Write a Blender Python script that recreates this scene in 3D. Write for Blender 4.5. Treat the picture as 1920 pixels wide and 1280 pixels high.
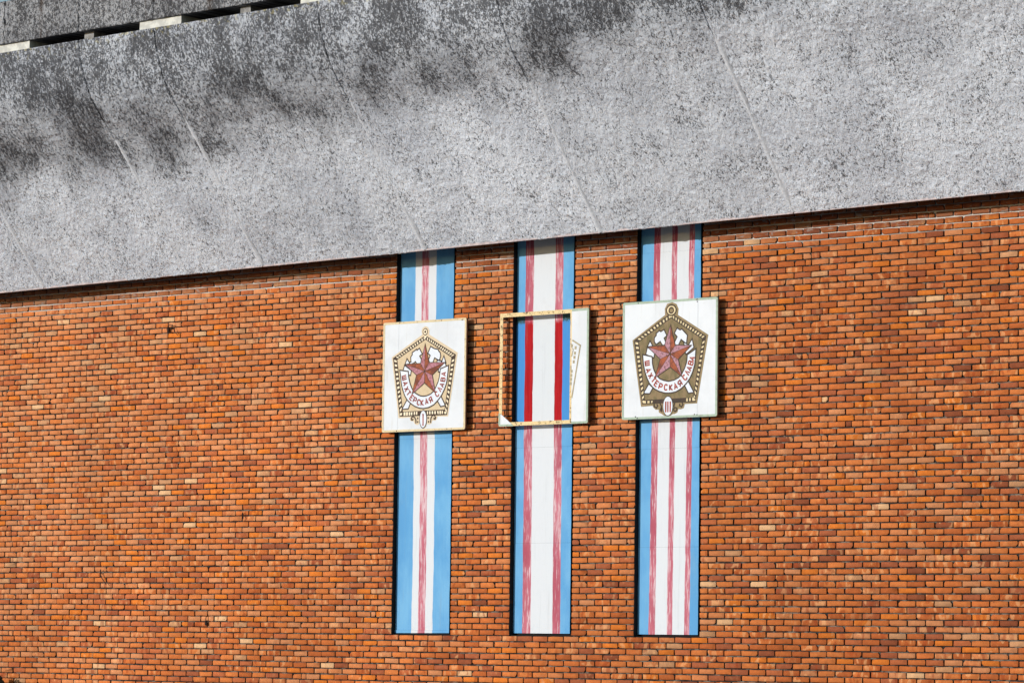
import bpy, bmesh, math, random, json
import numpy as np
from mathutils import Matrix, Vector
rad = math.radians
random.seed(7); rng = np.random.default_rng(11)
scene = bpy.context.scene
for o in list(bpy.data.objects): bpy.data.objects.remove(o)
COL = scene.collection

# ------------------------------------------------------------------ camera, sky, sun, exposure
# Wall frame: X along the wall, Y into the wall (face at Y=0), Z up, origin mid-facade.
YAW, PITCH, ROLL, LENS = 0.69425554, 0.086827, 0.01271649, 123.49
CAM = Vector((29.268, -35.157, -3.982))
def make_camera():
    f = Vector((-math.sin(YAW)*math.cos(PITCH), math.cos(YAW)*math.cos(PITCH), math.sin(PITCH)))
    r = Vector((math.cos(YAW), math.sin(YAW), 0)); u = r.cross(f)
    r2 = r*math.cos(ROLL)+u*math.sin(ROLL); u2 = -r*math.sin(ROLL)+u*math.cos(ROLL)
    cd = bpy.data.cameras.new('camera'); c = bpy.data.objects.new('camera', cd); COL.objects.link(c)
    m = Matrix(((r2.x, u2.x, -f.x, CAM.x), (r2.y, u2.y, -f.y, CAM.y), (r2.z, u2.z, -f.z, CAM.z), (0, 0, 0, 1)))
    c.matrix_world = m
    cd.lens = LENS; cd.sensor_width = 36; cd.sensor_fit = 'HORIZONTAL'; cd.clip_start = 0.5; cd.clip_end = 3000
    scene.camera = c
make_camera()
SUN_EL, SUN_AZ = rad(10.5), rad(21.0)        # elevation; azimuth to the left of the wall's normal
w = bpy.data.worlds.new('World'); scene.world = w; w.use_nodes = True
nt = w.node_tree; nt.nodes.clear()
sky = nt.nodes.new('ShaderNodeTexSky'); sky.sky_type = 'NISHITA'; sky.sun_disc = False
sky.sun_elevation = SUN_EL; sky.sun_rotation = math.pi+SUN_AZ; sky.altitude = 150; sky.air_density = 1.0; sky.dust_density = 0.35
bg = nt.nodes.new('ShaderNodeBackground'); bg.inputs['Strength'].default_value = 0.135
wo = nt.nodes.new('ShaderNodeOutputWorld')
nt.links.new(sky.outputs[0], bg.inputs[0]); nt.links.new(bg.outputs[0], wo.inputs[0])
sd = bpy.data.lights.new('sun', 'SUN'); sd.energy = 3.2; sd.angle = rad(0.53); sd.color = (1.0, 0.99, 0.98)
so = bpy.data.objects.new('sun', sd); COL.objects.link(so); so.location = (-20, -40, 30)
sdir = Vector((-math.sin(SUN_AZ)*math.cos(SUN_EL), -math.cos(SUN_AZ)*math.cos(SUN_EL), math.sin(SUN_EL)))
so.rotation_euler = sdir.to_track_quat('Z', 'Y').to_euler()
vs = scene.view_settings; vs.view_transform = 'Standard'; vs.look = 'None'; vs.gamma = 1.0; vs.exposure = 0.0; vs.use_curve_mapping = False

# ------------------------------------------------------------------ helpers
def lin(r, g, b):
    return tuple((c/12.92 if c <= .04045 else ((c+.055)/1.055)**2.4) for c in (r/255, g/255, b/255)) + (1.0,)
def tag(o, label=None, cat=None, group=None, kind=None):
    if label: o['label'] = label
    if cat: o['category'] = cat
    if group: o['group'] = group
    if kind: o['kind'] = kind
    return o
def empty(name, loc=(0, 0, 0)):
    o = bpy.data.objects.new(name, None); COL.objects.link(o); o.location = loc; o.empty_display_size = .2; return o
def link(name, me, parent=None, loc=None):
    o = bpy.data.objects.new(name, me); COL.objects.link(o)
    if parent: o.parent = parent
    if loc is not None: o.location = loc
    return o
class MB:
    def __init__(s): s.v = []; s.f = []; s.m = []
    def face(s, pts, mi=0):
        n = len(s.v); s.v += [tuple(p) for p in pts]; s.f.append(tuple(range(n, n+len(pts)))); s.m.append(mi)
    def box(s, x0, x1, y0, y1, z0, z1, mi=0):
        n = len(s.v)
        s.v += [(x0,y0,z0),(x1,y0,z0),(x1,y1,z0),(x0,y1,z0),(x0,y0,z1),(x1,y0,z1),(x1,y1,z1),(x0,y1,z1)]
        for q in ((0,1,5,4),(1,2,6,5),(2,3,7,6),(3,0,4,7),(4,5,6,7),(3,2,1,0)):
            s.f.append(tuple(n+i for i in q)); s.m.append(mi)
    def prism(s, poly, yf, yb, mi=0):
        """poly = list of (x,z); front at yf (towards the viewer), back at yb"""
        a = sum(poly[i][0]*poly[(i+1) % len(poly)][1]-poly[(i+1) % len(poly)][0]*poly[i][1] for i in range(len(poly)))
        if a < 0: poly = poly[::-1]
        n = len(s.v); k = len(poly)
        s.v += [(x, yf, z) for x, z in poly]+[(x, yb, z) for x, z in poly]
        s.f.append(tuple(range(n, n+k))); s.m.append(mi)
        for i in range(k):
            j = (i+1) % k
            s.f.append((n+j, n+i, n+k+i, n+k+j)); s.m.append(mi)
    def stroke(s, pts, wd, yf, yb, closed=False, mi=0):
        pts = [Vector(p) for p in pts]; k = len(pts); L = []; Rr = []
        for i in range(k):
            if closed: a, b = pts[i-1], pts[(i+1) % k]
            else: a, b = pts[max(0, i-1)], pts[min(k-1, i+1)]
            d1 = (pts[i]-a); d2 = (b-pts[i])
            if d1.length < 1e-9: d1 = d2
            if d2.length < 1e-9: d2 = d1
            d1 = d1.normalized(); d2 = d2.normalized()
            n1 = Vector((-d1.y, d1.x)); n2 = Vector((-d2.y, d2.x)); n = n1+n2
            n = n.normalized() if n.length > 1e-6 else n1
            sc = 1/max(.5, n.dot(n1)); L.append(pts[i]+n*wd/2*sc); Rr.append(pts[i]-n*wd/2*sc)
        rngk = range(k if closed else k-1)
        for i in rngk:
            j = (i+1) % k
            s.prism([L[i][:], L[j][:], Rr[j][:], Rr[i][:]], yf, yb, mi)
    def tube(s, pts, r, n=6, mi=0):
        pts = [Vector(p) for p in pts]; rings = []
        for i, p in enumerate(pts):
            d = (pts[min(i+1, len(pts)-1)]-pts[max(0, i-1)]).normalized()
            a = d.orthogonal().normalized(); b = d.cross(a); st = len(s.v)
            for k in range(n):
                t = 2*math.pi*k/n; s.v.append(tuple(p+a*r*math.cos(t)+b*r*math.sin(t)))
            rings.append(st)
        for i in range(len(rings)-1):
            for k in range(n):
                s.f.append((rings[i]+k, rings[i]+(k+1) % n, rings[i+1]+(k+1) % n, rings[i+1]+k)); s.m.append(mi)
        s.f.append(tuple(rings[0]+k for k in range(n))[::-1]); s.m.append(mi)
        s.f.append(tuple(rings[-1]+k for k in range(n))); s.m.append(mi)
    def mesh(s, name, mats):
        me = bpy.data.meshes.new(name); me.from_pydata(s.v, [], s.f)
        for m in (mats if isinstance(mats, (list, tuple)) else [mats]): me.materials.append(m)
        me.polygons.foreach_set('material_index', s.m); me.update(); return me
    def build(s, name, mats, parent=None, loc=None): return link(name, s.mesh(name, mats), parent, loc)

def rrect(x0, x1, z0, z1, r, n=4):
    p = []
    for cx, cz, a in ((x1-r, z0+r, -90), (x1-r, z1-r, 0), (x0+r, z1-r, 90), (x0+r, z0+r, 180)):
        for i in range(n+1):
            t = rad(a+90*i/n); p.append((cx+r*math.cos(t), cz+r*math.sin(t)))
    return p
def ellipse(c, rx, rz, n=28): return [(c[0]+rx*math.cos(2*math.pi*i/n), c[1]+rz*math.sin(2*math.pi*i/n)) for i in range(n)]

def _hash(ix, iy, seed):
    h = (ix.astype(np.int64)*374761393+iy.astype(np.int64)*668265263+seed*1442695041) & 0x7fffffff
    h = ((h ^ (h >> 13))*1274126177) & 0x7fffffff
    return ((h ^ (h >> 16)) & 0xffff)/65535.0
def vnoise(x, y, seed=0):
    ix = np.floor(x); iy = np.floor(y); fx = x-ix; fy = y-iy
    fx = fx*fx*(3-2*fx); fy = fy*fy*(3-2*fy)
    a = _hash(ix, iy, seed); b = _hash(ix+1, iy, seed); c = _hash(ix, iy+1, seed); d = _hash(ix+1, iy+1, seed)
    return (a*(1-fx)+b*fx)*(1-fy)+(c*(1-fx)+d*fx)*fy

# ------------------------------------------------------------------ materials
class NT:
    def __init__(s, name, rough=.85, spec=.25):
        s.m = bpy.data.materials.new(name); s.m.use_nodes = True; s.t = s.m.node_tree; s.N = s.t.nodes; s.N.clear()
        s.o = s.N.new('ShaderNodeOutputMaterial'); s.b = s.N.new('ShaderNodeBsdfPrincipled')
        s.b.inputs['Roughness'].default_value = rough; s.b.inputs['Specular IOR Level'].default_value = spec
        s.t.links.new(s.b.outputs[0], s.o.inputs[0])
    def set(s, sock, v):
        if v is None: return
        if isinstance(v, bpy.types.NodeSocket): s.t.links.new(v, sock)
        else: sock.default_value = v
    def pos(s): return s.N.new('ShaderNodeNewGeometry').outputs['Position']
    def obj(s): return s.N.new('ShaderNodeTexCoord').outputs['Object']
    def uv(s): return s.N.new('ShaderNodeTexCoord').outputs['UV']
    def attr(s, n, out='Color'):
        a = s.N.new('ShaderNodeAttribute'); a.attribute_name = n; return a.outputs[out]
    def map(s, v, sc=(1, 1, 1), loc=(0, 0, 0), rot=(0, 0, 0)):
        n = s.N.new('ShaderNodeMapping'); n.inputs['Scale'].default_value = sc; n.inputs['Location'].default_value = loc; n.inputs['Rotation'].default_value = rot
        s.set(n.inputs['Vector'], v); return n.outputs[0]
    def noise(s, v, scale, detail=3, rough=.55, dist=0.0):
        n = s.N.new('ShaderNodeTexNoise'); s.set(n.inputs['Vector'], v); n.inputs['Scale'].default_value = scale
        n.inputs['Detail'].default_value = detail; n.inputs['Roughness'].default_value = rough; n.inputs['Distortion'].default_value = dist
        return n.outputs['Fac']
    def vor(s, v, scale, feat='F1'):
        n = s.N.new('ShaderNodeTexVoronoi'); n.feature = feat; s.set(n.inputs['Vector'], v); n.inputs['Scale'].default_value = scale; return n.outputs['Distance']
    def ms(s, a, lo, hi, t0=0.0, t1=1.0):
        n = s.N.new('ShaderNodeMapRange'); n.interpolation_type = 'SMOOTHSTEP'; s.set(n.inputs[0], a)
        for i, v in enumerate((lo, hi, t0, t1)): s.set(n.inputs[i+1], v)
        return n.outputs[0]
    def math(s, op, a, b=None, c=None, clamp=False):
        n = s.N.new('ShaderNodeMath'); n.operation = op; n.use_clamp = clamp
        s.set(n.inputs[0], a); s.set(n.inputs[1], b); s.set(n.inputs[2], c); return n.outputs[0]
    def mix(s, f, a, b, mode='MIX'):
        n = s.N.new('ShaderNodeMix'); n.data_type = 'RGBA'; n.blend_type = mode
        s.set(n.inputs[0], f); s.set(n.inputs[6], a); s.set(n.inputs[7], b); return n.outputs[2]
    def sep(s, v):
        n = s.N.new('ShaderNodeSeparateXYZ'); s.set(n.inputs[0], v); return n.outputs
    def comb(s, x, y, z):
        n = s.N.new('ShaderNodeCombineXYZ'); s.set(n.inputs[0], x); s.set(n.inputs[1], y); s.set(n.inputs[2], z); return n.outputs[0]
    def ramp(s, f, stops, const=False):
        n = s.N.new('ShaderNodeValToRGB'); r = n.color_ramp; r.interpolation = 'CONSTANT' if const else 'LINEAR'
        while len(r.elements) < len(stops): r.elements.new(.5)
        for e, (p, c) in zip(r.elements, stops): e.position = p; e.color = c
        s.set(n.inputs[0], f); return n.outputs[0]
    def bump(s, h, strength=.5, dist=.01):
        n = s.N.new('ShaderNodeBump'); n.inputs['Strength'].default_value = strength; n.inputs['Distance'].default_value = dist
        s.set(n.inputs['Height'], h); s.t.links.new(n.outputs[0], s.b.inputs['Normal'])
    def col(s, c): s.set(s.b.inputs['Base Color'], c)

def plain(name, c, rough=.8, var=.12, scale=14, spec=.25):
    n = NT(name, rough, spec); k = n.noise(n.pos(), scale, 4, .6); f = n.ms(k, .3, .7, 1-var, 1+var*.4)
    n.col(n.mix(1.0, c, n.comb(f, f, f), 'MULTIPLY')); return n.m

def brick_mat():
    n = NT('brick', .9, .15); p = n.pos(); c = n.attr('bcol'); r = n.attr('brnd', 'Fac')
    off = n.math('MULTIPLY', r, 37.0)
    xs, ys, zs = n.sep(p)[0:3]
    q = n.comb(n.math('ADD', xs, off), n.math('MULTIPLY', ys, 1.0), n.math('ADD', zs, off))
    # firing marks: diagonal paler / darker bands on some bricks
    k = n.noise(n.map(q, (13, 13, 7), rot=(0, rad(40), 0)), 1.0, 1, .4, .3)
    some = n.ms(n.math('FRACT', n.math('MULTIPLY', r, 7.31)), .55, .8)
    pale = n.math('MULTIPLY', n.math('MULTIPLY', n.ms(k, .56, .62), some), .42)
    dark = n.math('MULTIPLY', n.math('MULTIPLY', n.ms(k, .44, .37), some), .5)
    c1 = n.mix(pale, c, lin(236, 176, 122))
    c1 = n.mix(dark, c1, lin(150, 62, 26))
    f = n.math('MULTIPLY', n.ms(n.noise(q, 16, 4, .62), .25, .75, .84, 1.08), n.ms(n.noise(n.map(p, (1.1, 1, .35)), 1.0, 5, .6), .3, .7, .88, 1.06))
    c1 = n.mix(1.0, c1, n.comb(f, f, f), 'MULTIPLY')
    # pits and soot specks
    s1 = n.ms(n.noise(q, 62, 2, .5), .70, .76)
    s2 = n.ms(n.noise(q, 24, 3, .6), .69, .75)
    c1 = n.mix(n.math('MULTIPLY', n.math('MAXIMUM', s1, s2), .75), c1, lin(64, 38, 28))
    # lime bloom on a few bricks
    bl = n.math('MULTIPLY', n.ms(n.noise(p, 1.1, 4, .6), .66, .78), n.ms(n.noise(q, 30, 3, .6), .45, .6))
    c1 = n.mix(n.math('MULTIPLY', bl, .35), c1, lin(205, 190, 175))
    # darker, browner top courses at the canopy edge, with lime splashes
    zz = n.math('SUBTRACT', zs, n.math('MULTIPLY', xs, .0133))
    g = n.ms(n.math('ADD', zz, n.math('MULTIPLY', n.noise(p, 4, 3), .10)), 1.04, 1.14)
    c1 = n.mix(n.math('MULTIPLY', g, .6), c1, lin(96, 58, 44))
    lw = n.math('MULTIPLY', g, n.ms(n.noise(n.map(p, (1, 1, 2.2)), 9, 4, .7, .5), .56, .64))
    c1 = n.mix(n.math('MULTIPLY', lw, .7), c1, lin(150, 142, 136))
    n.col(c1); n.bump(n.noise(p, 90, 3, .6), .55, .004); return n.m

def mortar_mat():
    n = NT('mortar', .95, .1); p = n.pos(); xs, ys, zs = n.sep(p)[0:3]
    k = n.noise(p, 7, 5, .65)
    c = n.ramp(n.ms(k, .3, .72), [(0, lin(40, 35, 33)), (.5, lin(66, 59, 55)), (1, lin(128, 118, 108))])
    zz = n.math('SUBTRACT', zs, n.math('MULTIPLY', xs, .0133))
    g = n.ms(n.math('ADD', zz, n.math('MULTIPLY', n.noise(p, 2.5, 3), .16)), .92, 1.10)
    c = n.mix(g, c, lin(196, 188, 180))
    n.col(c); n.bump(n.noise(p, 60, 4, .7), .6, .006); return n.m

def stucco_mat(name, dirt=1.0, light=(224, 228, 236)):
    n = NT(name, .95, .1); uv = n.uv(); x, a, _ = n.sep(uv)[0:3]
    uvw = n.math('ADD', x, 0.0)
    # ragged dirt belt that sits on the turn of the cove and runs down in tongues
    tongue = n.noise(n.map(uv, (.9, .4, 1)), 1.0, 5, .65, .3)
    broad = n.noise(n.map(uv, (.22, .5, 1), (3.1, 0, 0)), 1.0, 3, .55)
    fine = n.noise(n.map(uv, (9, 1.8, 1)), 1.0, 4, .65)
    h = n.math('ADD', a, n.math('MULTIPLY', n.math('SUBTRACT', tongue, .5), 1.3))
    h = n.math('ADD', h, n.math('MULTIPLY', n.math('SUBTRACT', broad, .5), 1.9))
    h = n.math('ADD', h, n.math('MULTIPLY', n.math('SUBTRACT', fine, .5), .7))
    h = n.math('ADD', h, n.math('MULTIPLY', x, -.085))
    belt = n.ms(h, 1.85, 2.75)
    top = n.ms(a, 2.75, 3.25)                       # the upright band: grainier, a little cleaner than the belt
    wash = n.ms(n.noise(n.map(uv, (1.1, .8, 1), (0, 5, 0)), 1.0, 4, .6), .42, .66)
    amt = n.math('MULTIPLY', belt, n.math('SUBTRACT', 1.0, n.math('MULTIPLY', top, .40)))
    amt = n.math('MULTIPLY', amt, n.ms(wash, 0, 1, .52, 1.08))
    strk = n.noise(n.map(uv, (26, 2.2, 1), (2, 0, 0)), 1.0, 4, .65)
    amt = n.math('MULTIPLY', amt, n.ms(strk, .3, .65, .72, 1.12), clamp=True)
    patch = n.ms(n.noise(n.map(uv, (.9, .7, 1), (9, 2, 0)), 1.0, 5, .6), .36, .70)
    base = n.mix(patch, lin(*light), lin(light[0]-24, light[1]-24, light[2]-23))
    ob = n.N.new('ShaderNodeObjectInfo'); pr = n.math('MULTIPLY_ADD', ob.outputs['Random'], .14, .90); base = n.mix(1.0, base, n.comb(pr, pr, pr), 'MULTIPLY')
    if dirt > 1: amt = n.math('MULTIPLY', amt, .5)
    c = n.mix(n.math('MULTIPLY', amt, .76), base, lin(78, 77, 80))
    # pits between the thrown-on crumbs hold soot: short black flecks, denser where it is dirty
    wob = n.map(uv, (1, .62, 1), rot=(0, 0, rad(28)))
    f1 = n.noise(wob, 50, 2, .6, 1.2); f2 = n.noise(wob, 22, 2, .6, .8); f3 = n.noise(uv, 2.2, 3, .6)
    dens = n.math('ADD', n.math('MULTIPLY', amt, .085), n.math('MULTIPLY', n.math('SUBTRACT', f3, .5), .26))
    dens = n.math('ADD', dens, n.math('MULTIPLY', top, .075))
    t1 = n.math('ADD', .416, dens)
    v = n.math('ADD', n.math('MULTIPLY', f1, .62), n.math('MULTIPLY', f2, .38))
    fl = n.ms(n.math('SUBTRACT', v, t1), .022, -.02)
    c = n.mix(n.math('MULTIPLY', fl, .80), c, lin(38, 36, 38))
    hl = n.ms(v, .56, .66)
    c = n.mix(n.math('MULTIPLY', hl, .25), c, lin(222, 224, 226))
    # lichen tint near the slot
    li = n.math('MULTIPLY', n.math('MULTIPLY', n.ms(a, 3.55, 3.78), n.ms(a, 3.95, 3.9)), n.ms(n.noise(uv, 14, 3), .55, .66))
    c = n.mix(n.math('MULTIPLY', li, .5), c, lin(190, 178, 120))
    if dirt > 1:       # rust runs on the parapet
        rx = n.noise(n.map(uv, (2.6, .12, 1), (1.7, 0, 0)), 1.0, 2, .5)
        ru = n.math('MULTIPLY', n.ms(rx, .64, .70), n.ms(n.noise(n.map(uv, (18, 3, 1)), 1.0, 3), .35, .6))
        c = n.mix(n.math('MULTIPLY', ru, .85), c, lin(64, 44, 22))
    n.col(c)
    n.bump(v, 1.0, .03); return n.m

def stripes_mat(name, stops, wavy=.02, prot=None, lean=0.0, seed=0.0):
    """vertical hand-painted stripes; stops = [(x metres, kind)], object space x from the niche's left edge"""
    n = NT(name, .75, .12); o = n.obj(); x, y, z = n.sep(o)[0:3]
    wv = n.math('MULTIPLY', n.math('SUBTRACT', n.noise(n.comb(seed, 0.0, n.math('MULTIPLY', z, .9)), 1.0, 3, .5), .5), wavy)
    w2 = n.math('MULTIPLY', n.math('SUBTRACT', n.noise(n.map(o, (10, 1, 5)), 1.0, 3, .5), .5), .017)
    xx = n.math('ADD', n.math('ADD', x, wv), n.math('ADD', w2, n.math('MULTIPLY', z, lean)))
    br = n.noise(n.map(o, (30, 1, 2.0), (seed, 0, 0)), 1.0, 5, .62)       # brush drag
    br2 = n.noise(n.map(o, (90, 1, 7), (seed, 3, 0)), 1.0, 3, .6)
    pt = n.noise(n.map(o, (2.2, 1, 1.1), (seed, 0, 0)), 1.0, 4, .6)
    sp = n.noise(o, 46, 2, .5)
    zone = n.noise(n.map(o, (3, 1, .9), (seed, 0, 7)), 1.0, 3, .6)
    blue = n.mix(n.ms(pt, .35, .68), lin(94, 156, 204), lin(116, 174, 214))
    blue = n.mix(n.math('MULTIPLY', n.ms(br, .4, .75), .22), blue, lin(80, 142, 194))
    blue = n.mix(n.math('MULTIPLY', n.ms(sp, .735, .77), .7), blue, lin(48, 84, 116))
    white = n.mix(n.math('MULTIPLY', n.ms(br2, .45, .8), .4), lin(213, 216, 220), lin(201, 204, 208))
    worn = n.math('MULTIPLY', n.ms(n.math('ADD', n.math('MULTIPLY', br, .55), n.math('MULTIPLY', br2, .45)), n.math('ADD', .49, n.math('MULTIPLY', n.math('SUBTRACT', .5, zone), .35)), n.math('ADD', .60, n.math('MULTIPLY', n.math('SUBTRACT', .5, zone), .35))), .85)
    red = n.mix(n.ms(zone, .35, .65), lin(170, 82, 98), lin(194, 112, 126))
    red = n.mix(worn, red, lin(218, 196, 200))
    red = n.mix(n.math('MULTIPLY', n.ms(sp, .66, .70), n.ms(z, 3.9, 4.3)), red, lin(112, 30, 40))
    if prot:
        m = n.ms(n.math('ADD', z, n.math('MULTIPLY', n.math('SUBTRACT', n.noise(o, 16, 3), .5), .12)), prot[1]+.012, prot[1]-.012)
        m = n.math('MULTIPLY', m, n.ms(z, prot[0]-.01, prot[0]+.01))
        blue = n.mix(m, blue, n.mix(n.math('MULTIPLY', n.ms(br, .4, .75), .3), lin(70, 138, 202), lin(82, 150, 210)))
        rm = n.math('MULTIPLY', m, n.ms(n.math('ADD', z, n.math('MULTIPLY', br2, .12)), prot[1]+.06, prot[1]-.02))
        red = n.mix(rm, red, n.mix(n.ms(br, .35, .7), lin(158, 14, 24), lin(180, 28, 34)))
        white = n.mix(n.math('MULTIPLY', m, .5), white, lin(205, 210, 214))
        gz = n.math('MULTIPLY', n.ms(z, prot[1]-.10, prot[1]-.02), n.ms(n.math('ADD', z, n.math('MULTIPLY', n.noise(o, 30, 3), .1)), prot[1]+.13, prot[1]+.10))
        gg = n.math('MULTIPLY', gz, n.ms(n.math('ADD', n.noise(o, 40, 3, .6), n.math('MULTIPLY', n.math('SUBTRACT', z, prot[1]-.06), 4.0)), .48, .58))
        blue = n.mix(n.math('MULTIPLY', gg, .9), blue, lin(54, 74, 50))
    cur = None; kinds = dict(b=blue, w=white, r=red)
    cur = kinds[stops[0][1]]
    for xm, k in stops[1:]:
        cur = n.mix(n.ms(xx, xm-.0025, xm+.0025), cur, kinds[k])
    # grime at the very bottom and fine dust
    cur = n.mix(n.math('MULTIPLY', n.ms(n.noise(o, 5, 5, .65), .55, .8), .10), cur, lin(150, 150, 150))
    cur = n.mix(n.math('MULTIPLY', n.ms(n.noise(n.map(o, (14, 1, .7), (seed, 1, 0)), 1.0, 5, .65), .54, .76), .22), cur, lin(140, 138, 134))
    cur = n.mix(n.math('MULTIPLY', n.ms(n.noise(o, 70, 2, .5), .735, .76), .55), cur, lin(70, 76, 84))
    n.col(cur); n.bump(br, .12, .004); return n.m

def rusty(name, c, rust=(92, 58, 34), amt=.6, spec=.35):
    n = NT(name, .7, spec); p = n.pos(); k = n.noise(p, 19, 5, .65); k2 = n.noise(p, 60, 3, .6)
    col = n.mix(n.ms(k, .35, .65), c, tuple(v*.86 for v in c[:3])+(1,))
    col = n.mix(n.math('MULTIPLY', n.ms(n.math('ADD', n.math('MULTIPLY', k, .6), n.math('MULTIPLY', k2, .4)), (.56 if amt < .9 else .54), (.62 if amt < .9 else .60)), amt), col, lin(*rust))
    n.col(col); n.bump(k2, .2, .003); return n.m

def mottled(name, a, b, scale=30, rough=.6, stretch=(1, 1, 1), lo=.38, hi=.62):
    n = NT(name, rough, .3); k = n.noise(n.map(n.pos(), stretch), scale, 4, .6, .4)
    n.col(n.mix(n.ms(k, lo, hi), a, b)); return n.m

M = {}
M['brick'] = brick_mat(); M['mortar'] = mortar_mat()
M['stucco'] = stucco_mat('stucco'); M['parapet'] = stucco_mat('parapet_stucco', 2.0, (176, 176, 178))
M['seam'] = plain('seam_mortar', lin(208, 211, 217), .9, .2, 30)
M['lip'] = mottled('lip_render', lin(190, 174, 172), lin(160, 146, 146), 12)
M['block'] = mottled('block_concrete', lin(214, 212, 202), lin(186, 184, 176), 9)
M['blockshaded'] = mottled('block_shaded', lin(150, 148, 146), lin(110, 108, 106), 9)  # darker copy of the block concrete, shade under the slab painted in
M['dark'] = plain('roof_felt', lin(58, 54, 52), .95)
M['dark0'] = plain('reveal_shade_black', lin(26, 23, 22), .9)
M['concrete'] = plain('concrete', lin(150, 148, 145), .95)
n = NT('sign_white', .45, .3); p_ = n.pos()
c_ = n.mix(n.ms(n.noise(p_, 2.4, 4, .6), .38, .62), lin(214, 217, 221), lin(206, 209, 213))
c_ = n.mix(n.math('MULTIPLY', n.ms(n.noise(n.map(p_, (22, 1, 1.3)), 1.0, 4, .6), .56, .74), .30), c_, lin(176, 170, 158))
c_ = n.mix(n.math('MULTIPLY', n.ms(n.noise(p_, 38, 3, .6), .70, .74), .45), c_, lin(140, 124, 104))
n.col(c_); n.bump(n.noise(p_, 5, 3), .15, .01); M['white'] = n.m
M['cream'] = rusty('rim_cream', lin(220, 200, 160), (120, 96, 62), .55)
M['green'] = rusty('rim_green', lin(168, 184, 164), (112, 98, 78), .6)
M['iron'] = rusty('frame_brown', lin(98, 74, 58), (52, 34, 24), .8)
M['creambar'] = rusty('bar_cream', lin(228, 202, 150), (86, 50, 24), .95)
M['screw'] = plain('screw', lin(40, 32, 26), .7)
M['rust'] = plain('rusty_wire', lin(48, 34, 28), .8)
M['halo1'] = mottled('emblem_sand', lin(214, 194, 164), lin(206, 186, 154), 20)
M['in1'] = mottled('emblem_beige', lin(208, 186, 152), lin(200, 178, 142), 20)
M['out1'] = mottled('emblem_brown', lin(62, 40, 20), lin(50, 32, 15), 30)
M['cell1'] = mottled('emblem_cell', lin(240, 226, 196), lin(230, 212, 180), 40)
M['halo3'] = mottled('emblem_olive_edge', lin(146, 124, 88), lin(130, 112, 74), 16)
M['in3'] = mottled('emblem_olive', lin(132, 110, 76), lin(104, 92, 54), 9, .6, (1.6, 1, .8))
M['out3'] = mottled('emblem_umber', lin(60, 40, 25), lin(48, 34, 20), 24)
M['cell3'] = mottled('emblem_tan_cell', lin(232, 212, 170), lin(206, 186, 140), 30)
M['pwhite'] = mottled('emblem_white', lin(220, 224, 230), lin(212, 216, 224), 8)
M['pink'] = mottled('star_pink', lin(178, 116, 128), lin(132, 68, 70), 34, .5, (1, 1, 1), .42, .66)
M['pink3'] = mottled('star_mauve', lin(172, 120, 132), lin(98, 56, 60), 34, .5, (1, 1, 1), .45, .68)
M['orange'] = mottled('star_orange', lin(156, 76, 36), lin(104, 44, 20), 11)
M['let1'] = mottled('letter_rust', lin(160, 52, 30), lin(126, 38, 24), 20)
M['let3'] = mottled('letter_red', lin(168, 58, 24), lin(130, 36, 16), 20)
M['faint'] = mottled('emblem_faded', lin(154, 138, 108), lin(170, 158, 128), 20)

# ------------------------------------------------------------------ ground
GZ = -5.62
n = NT('asphalt', .9, .3); k = n.noise(n.pos(), 2.2, 6, .6)
n.col(n.ramp(k, [(.3, lin(98, 95, 92)), (.7, lin(138, 134, 128))])); n.bump(n.noise(n.pos(), 40, 4), .4, .01)
g = MB(); g.face([(-800, -800, GZ), (800, -800, GZ), (800, 800, GZ), (-800, 800, GZ)])
tag(g.build('ground', n.m), 'open pale paved ground in front of the wall', None, None, 'structure')

# ------------------------------------------------------------------ the building: brick wall
building = tag(empty('building', (-1.2, 0, GZ)), 'orange brick building under a huge overhanging grey stucco canopy', 'building')
BO = building.location
PX, PZ, JX, JZ = .2556, .077, .0145, .0150
NX0 = [-2.035, -2.035+8*PX, -2.035+16*PX]; NW = 4*PX+JX-.002
NZ0 = -3.825; NZ1 = 2.05
XL, XR, ZT = -13.2, 10.6, 2.1
KMIN = -int((NZ0-GZ)/PZ); KMAX = int((ZT-NZ0)/PZ)
pal = [((198, 114, 60), 26), ((192, 106, 54), 18), ((206, 114, 44), 9), ((196, 121, 74), 24), ((198, 130, 86), 13), ((180, 100, 60), 10), ((160, 88, 56), 4), ((190, 138, 98), 2.4), ((176, 94, 48), 9), ((214, 168, 124), .7), ((140, 76, 48), 1.2)]
pc = np.array([lin(*c)[:3] for c, _ in pal]); pw = np.array([q for _, q in pal], float)
pale_idx = np.array([0, 0, 0, 1, 1.3, .3, -.5, 1.5, -.7, .8, -.9])
bricks = []          # x0, x1, zc
for k in range(KMIN, KMAX):
    z0 = NZ0+k*PZ; off = 0 if k % 2 == 0 else PX/2
    holes = [(a-.0, a+NW) for a in NX0] if z0 > NZ0-.01 and z0 < NZ1 else []
    jit = random.uniform(-.012, .012) if not holes else random.uniform(-.004, .004)
    xs0 = NX0[0]+off+JX+jit
    i0 = int(math.floor((XL-xs0)/PX)); x = xs0+i0*PX; drift = 0.0
    while x < XR:
        L = PX-JX
        a, b = x+random.uniform(-.002, .002), x+L+random.uniform(-.002, .002)
        segs = [(a, b)]
        if random.random() < .018:
            t = random.choice((.35, .5, .65)); mid = a+(b-a)*t; segs = [(a, mid-.004), (mid+.004, b)]
        for a, b in segs:
            pieces = [(a, b)]
            for h0, h1 in holes:
                nx = []
                for p, q in pieces:
                    if q <= h0 or p >= h1: nx.append((p, q)); continue
                    if p < h0: nx.append((p, h0-random.uniform(0, .004)))
                    if q > h1: nx.append((h1+random.uniform(0, .004), q))
                pieces = nx
            for p, q in pieces:
                if q-p > .03: bricks.append((p, q, z0+PZ/2))
        x += PX
bricks = np.array(bricks); NB = len(bricks)
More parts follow.
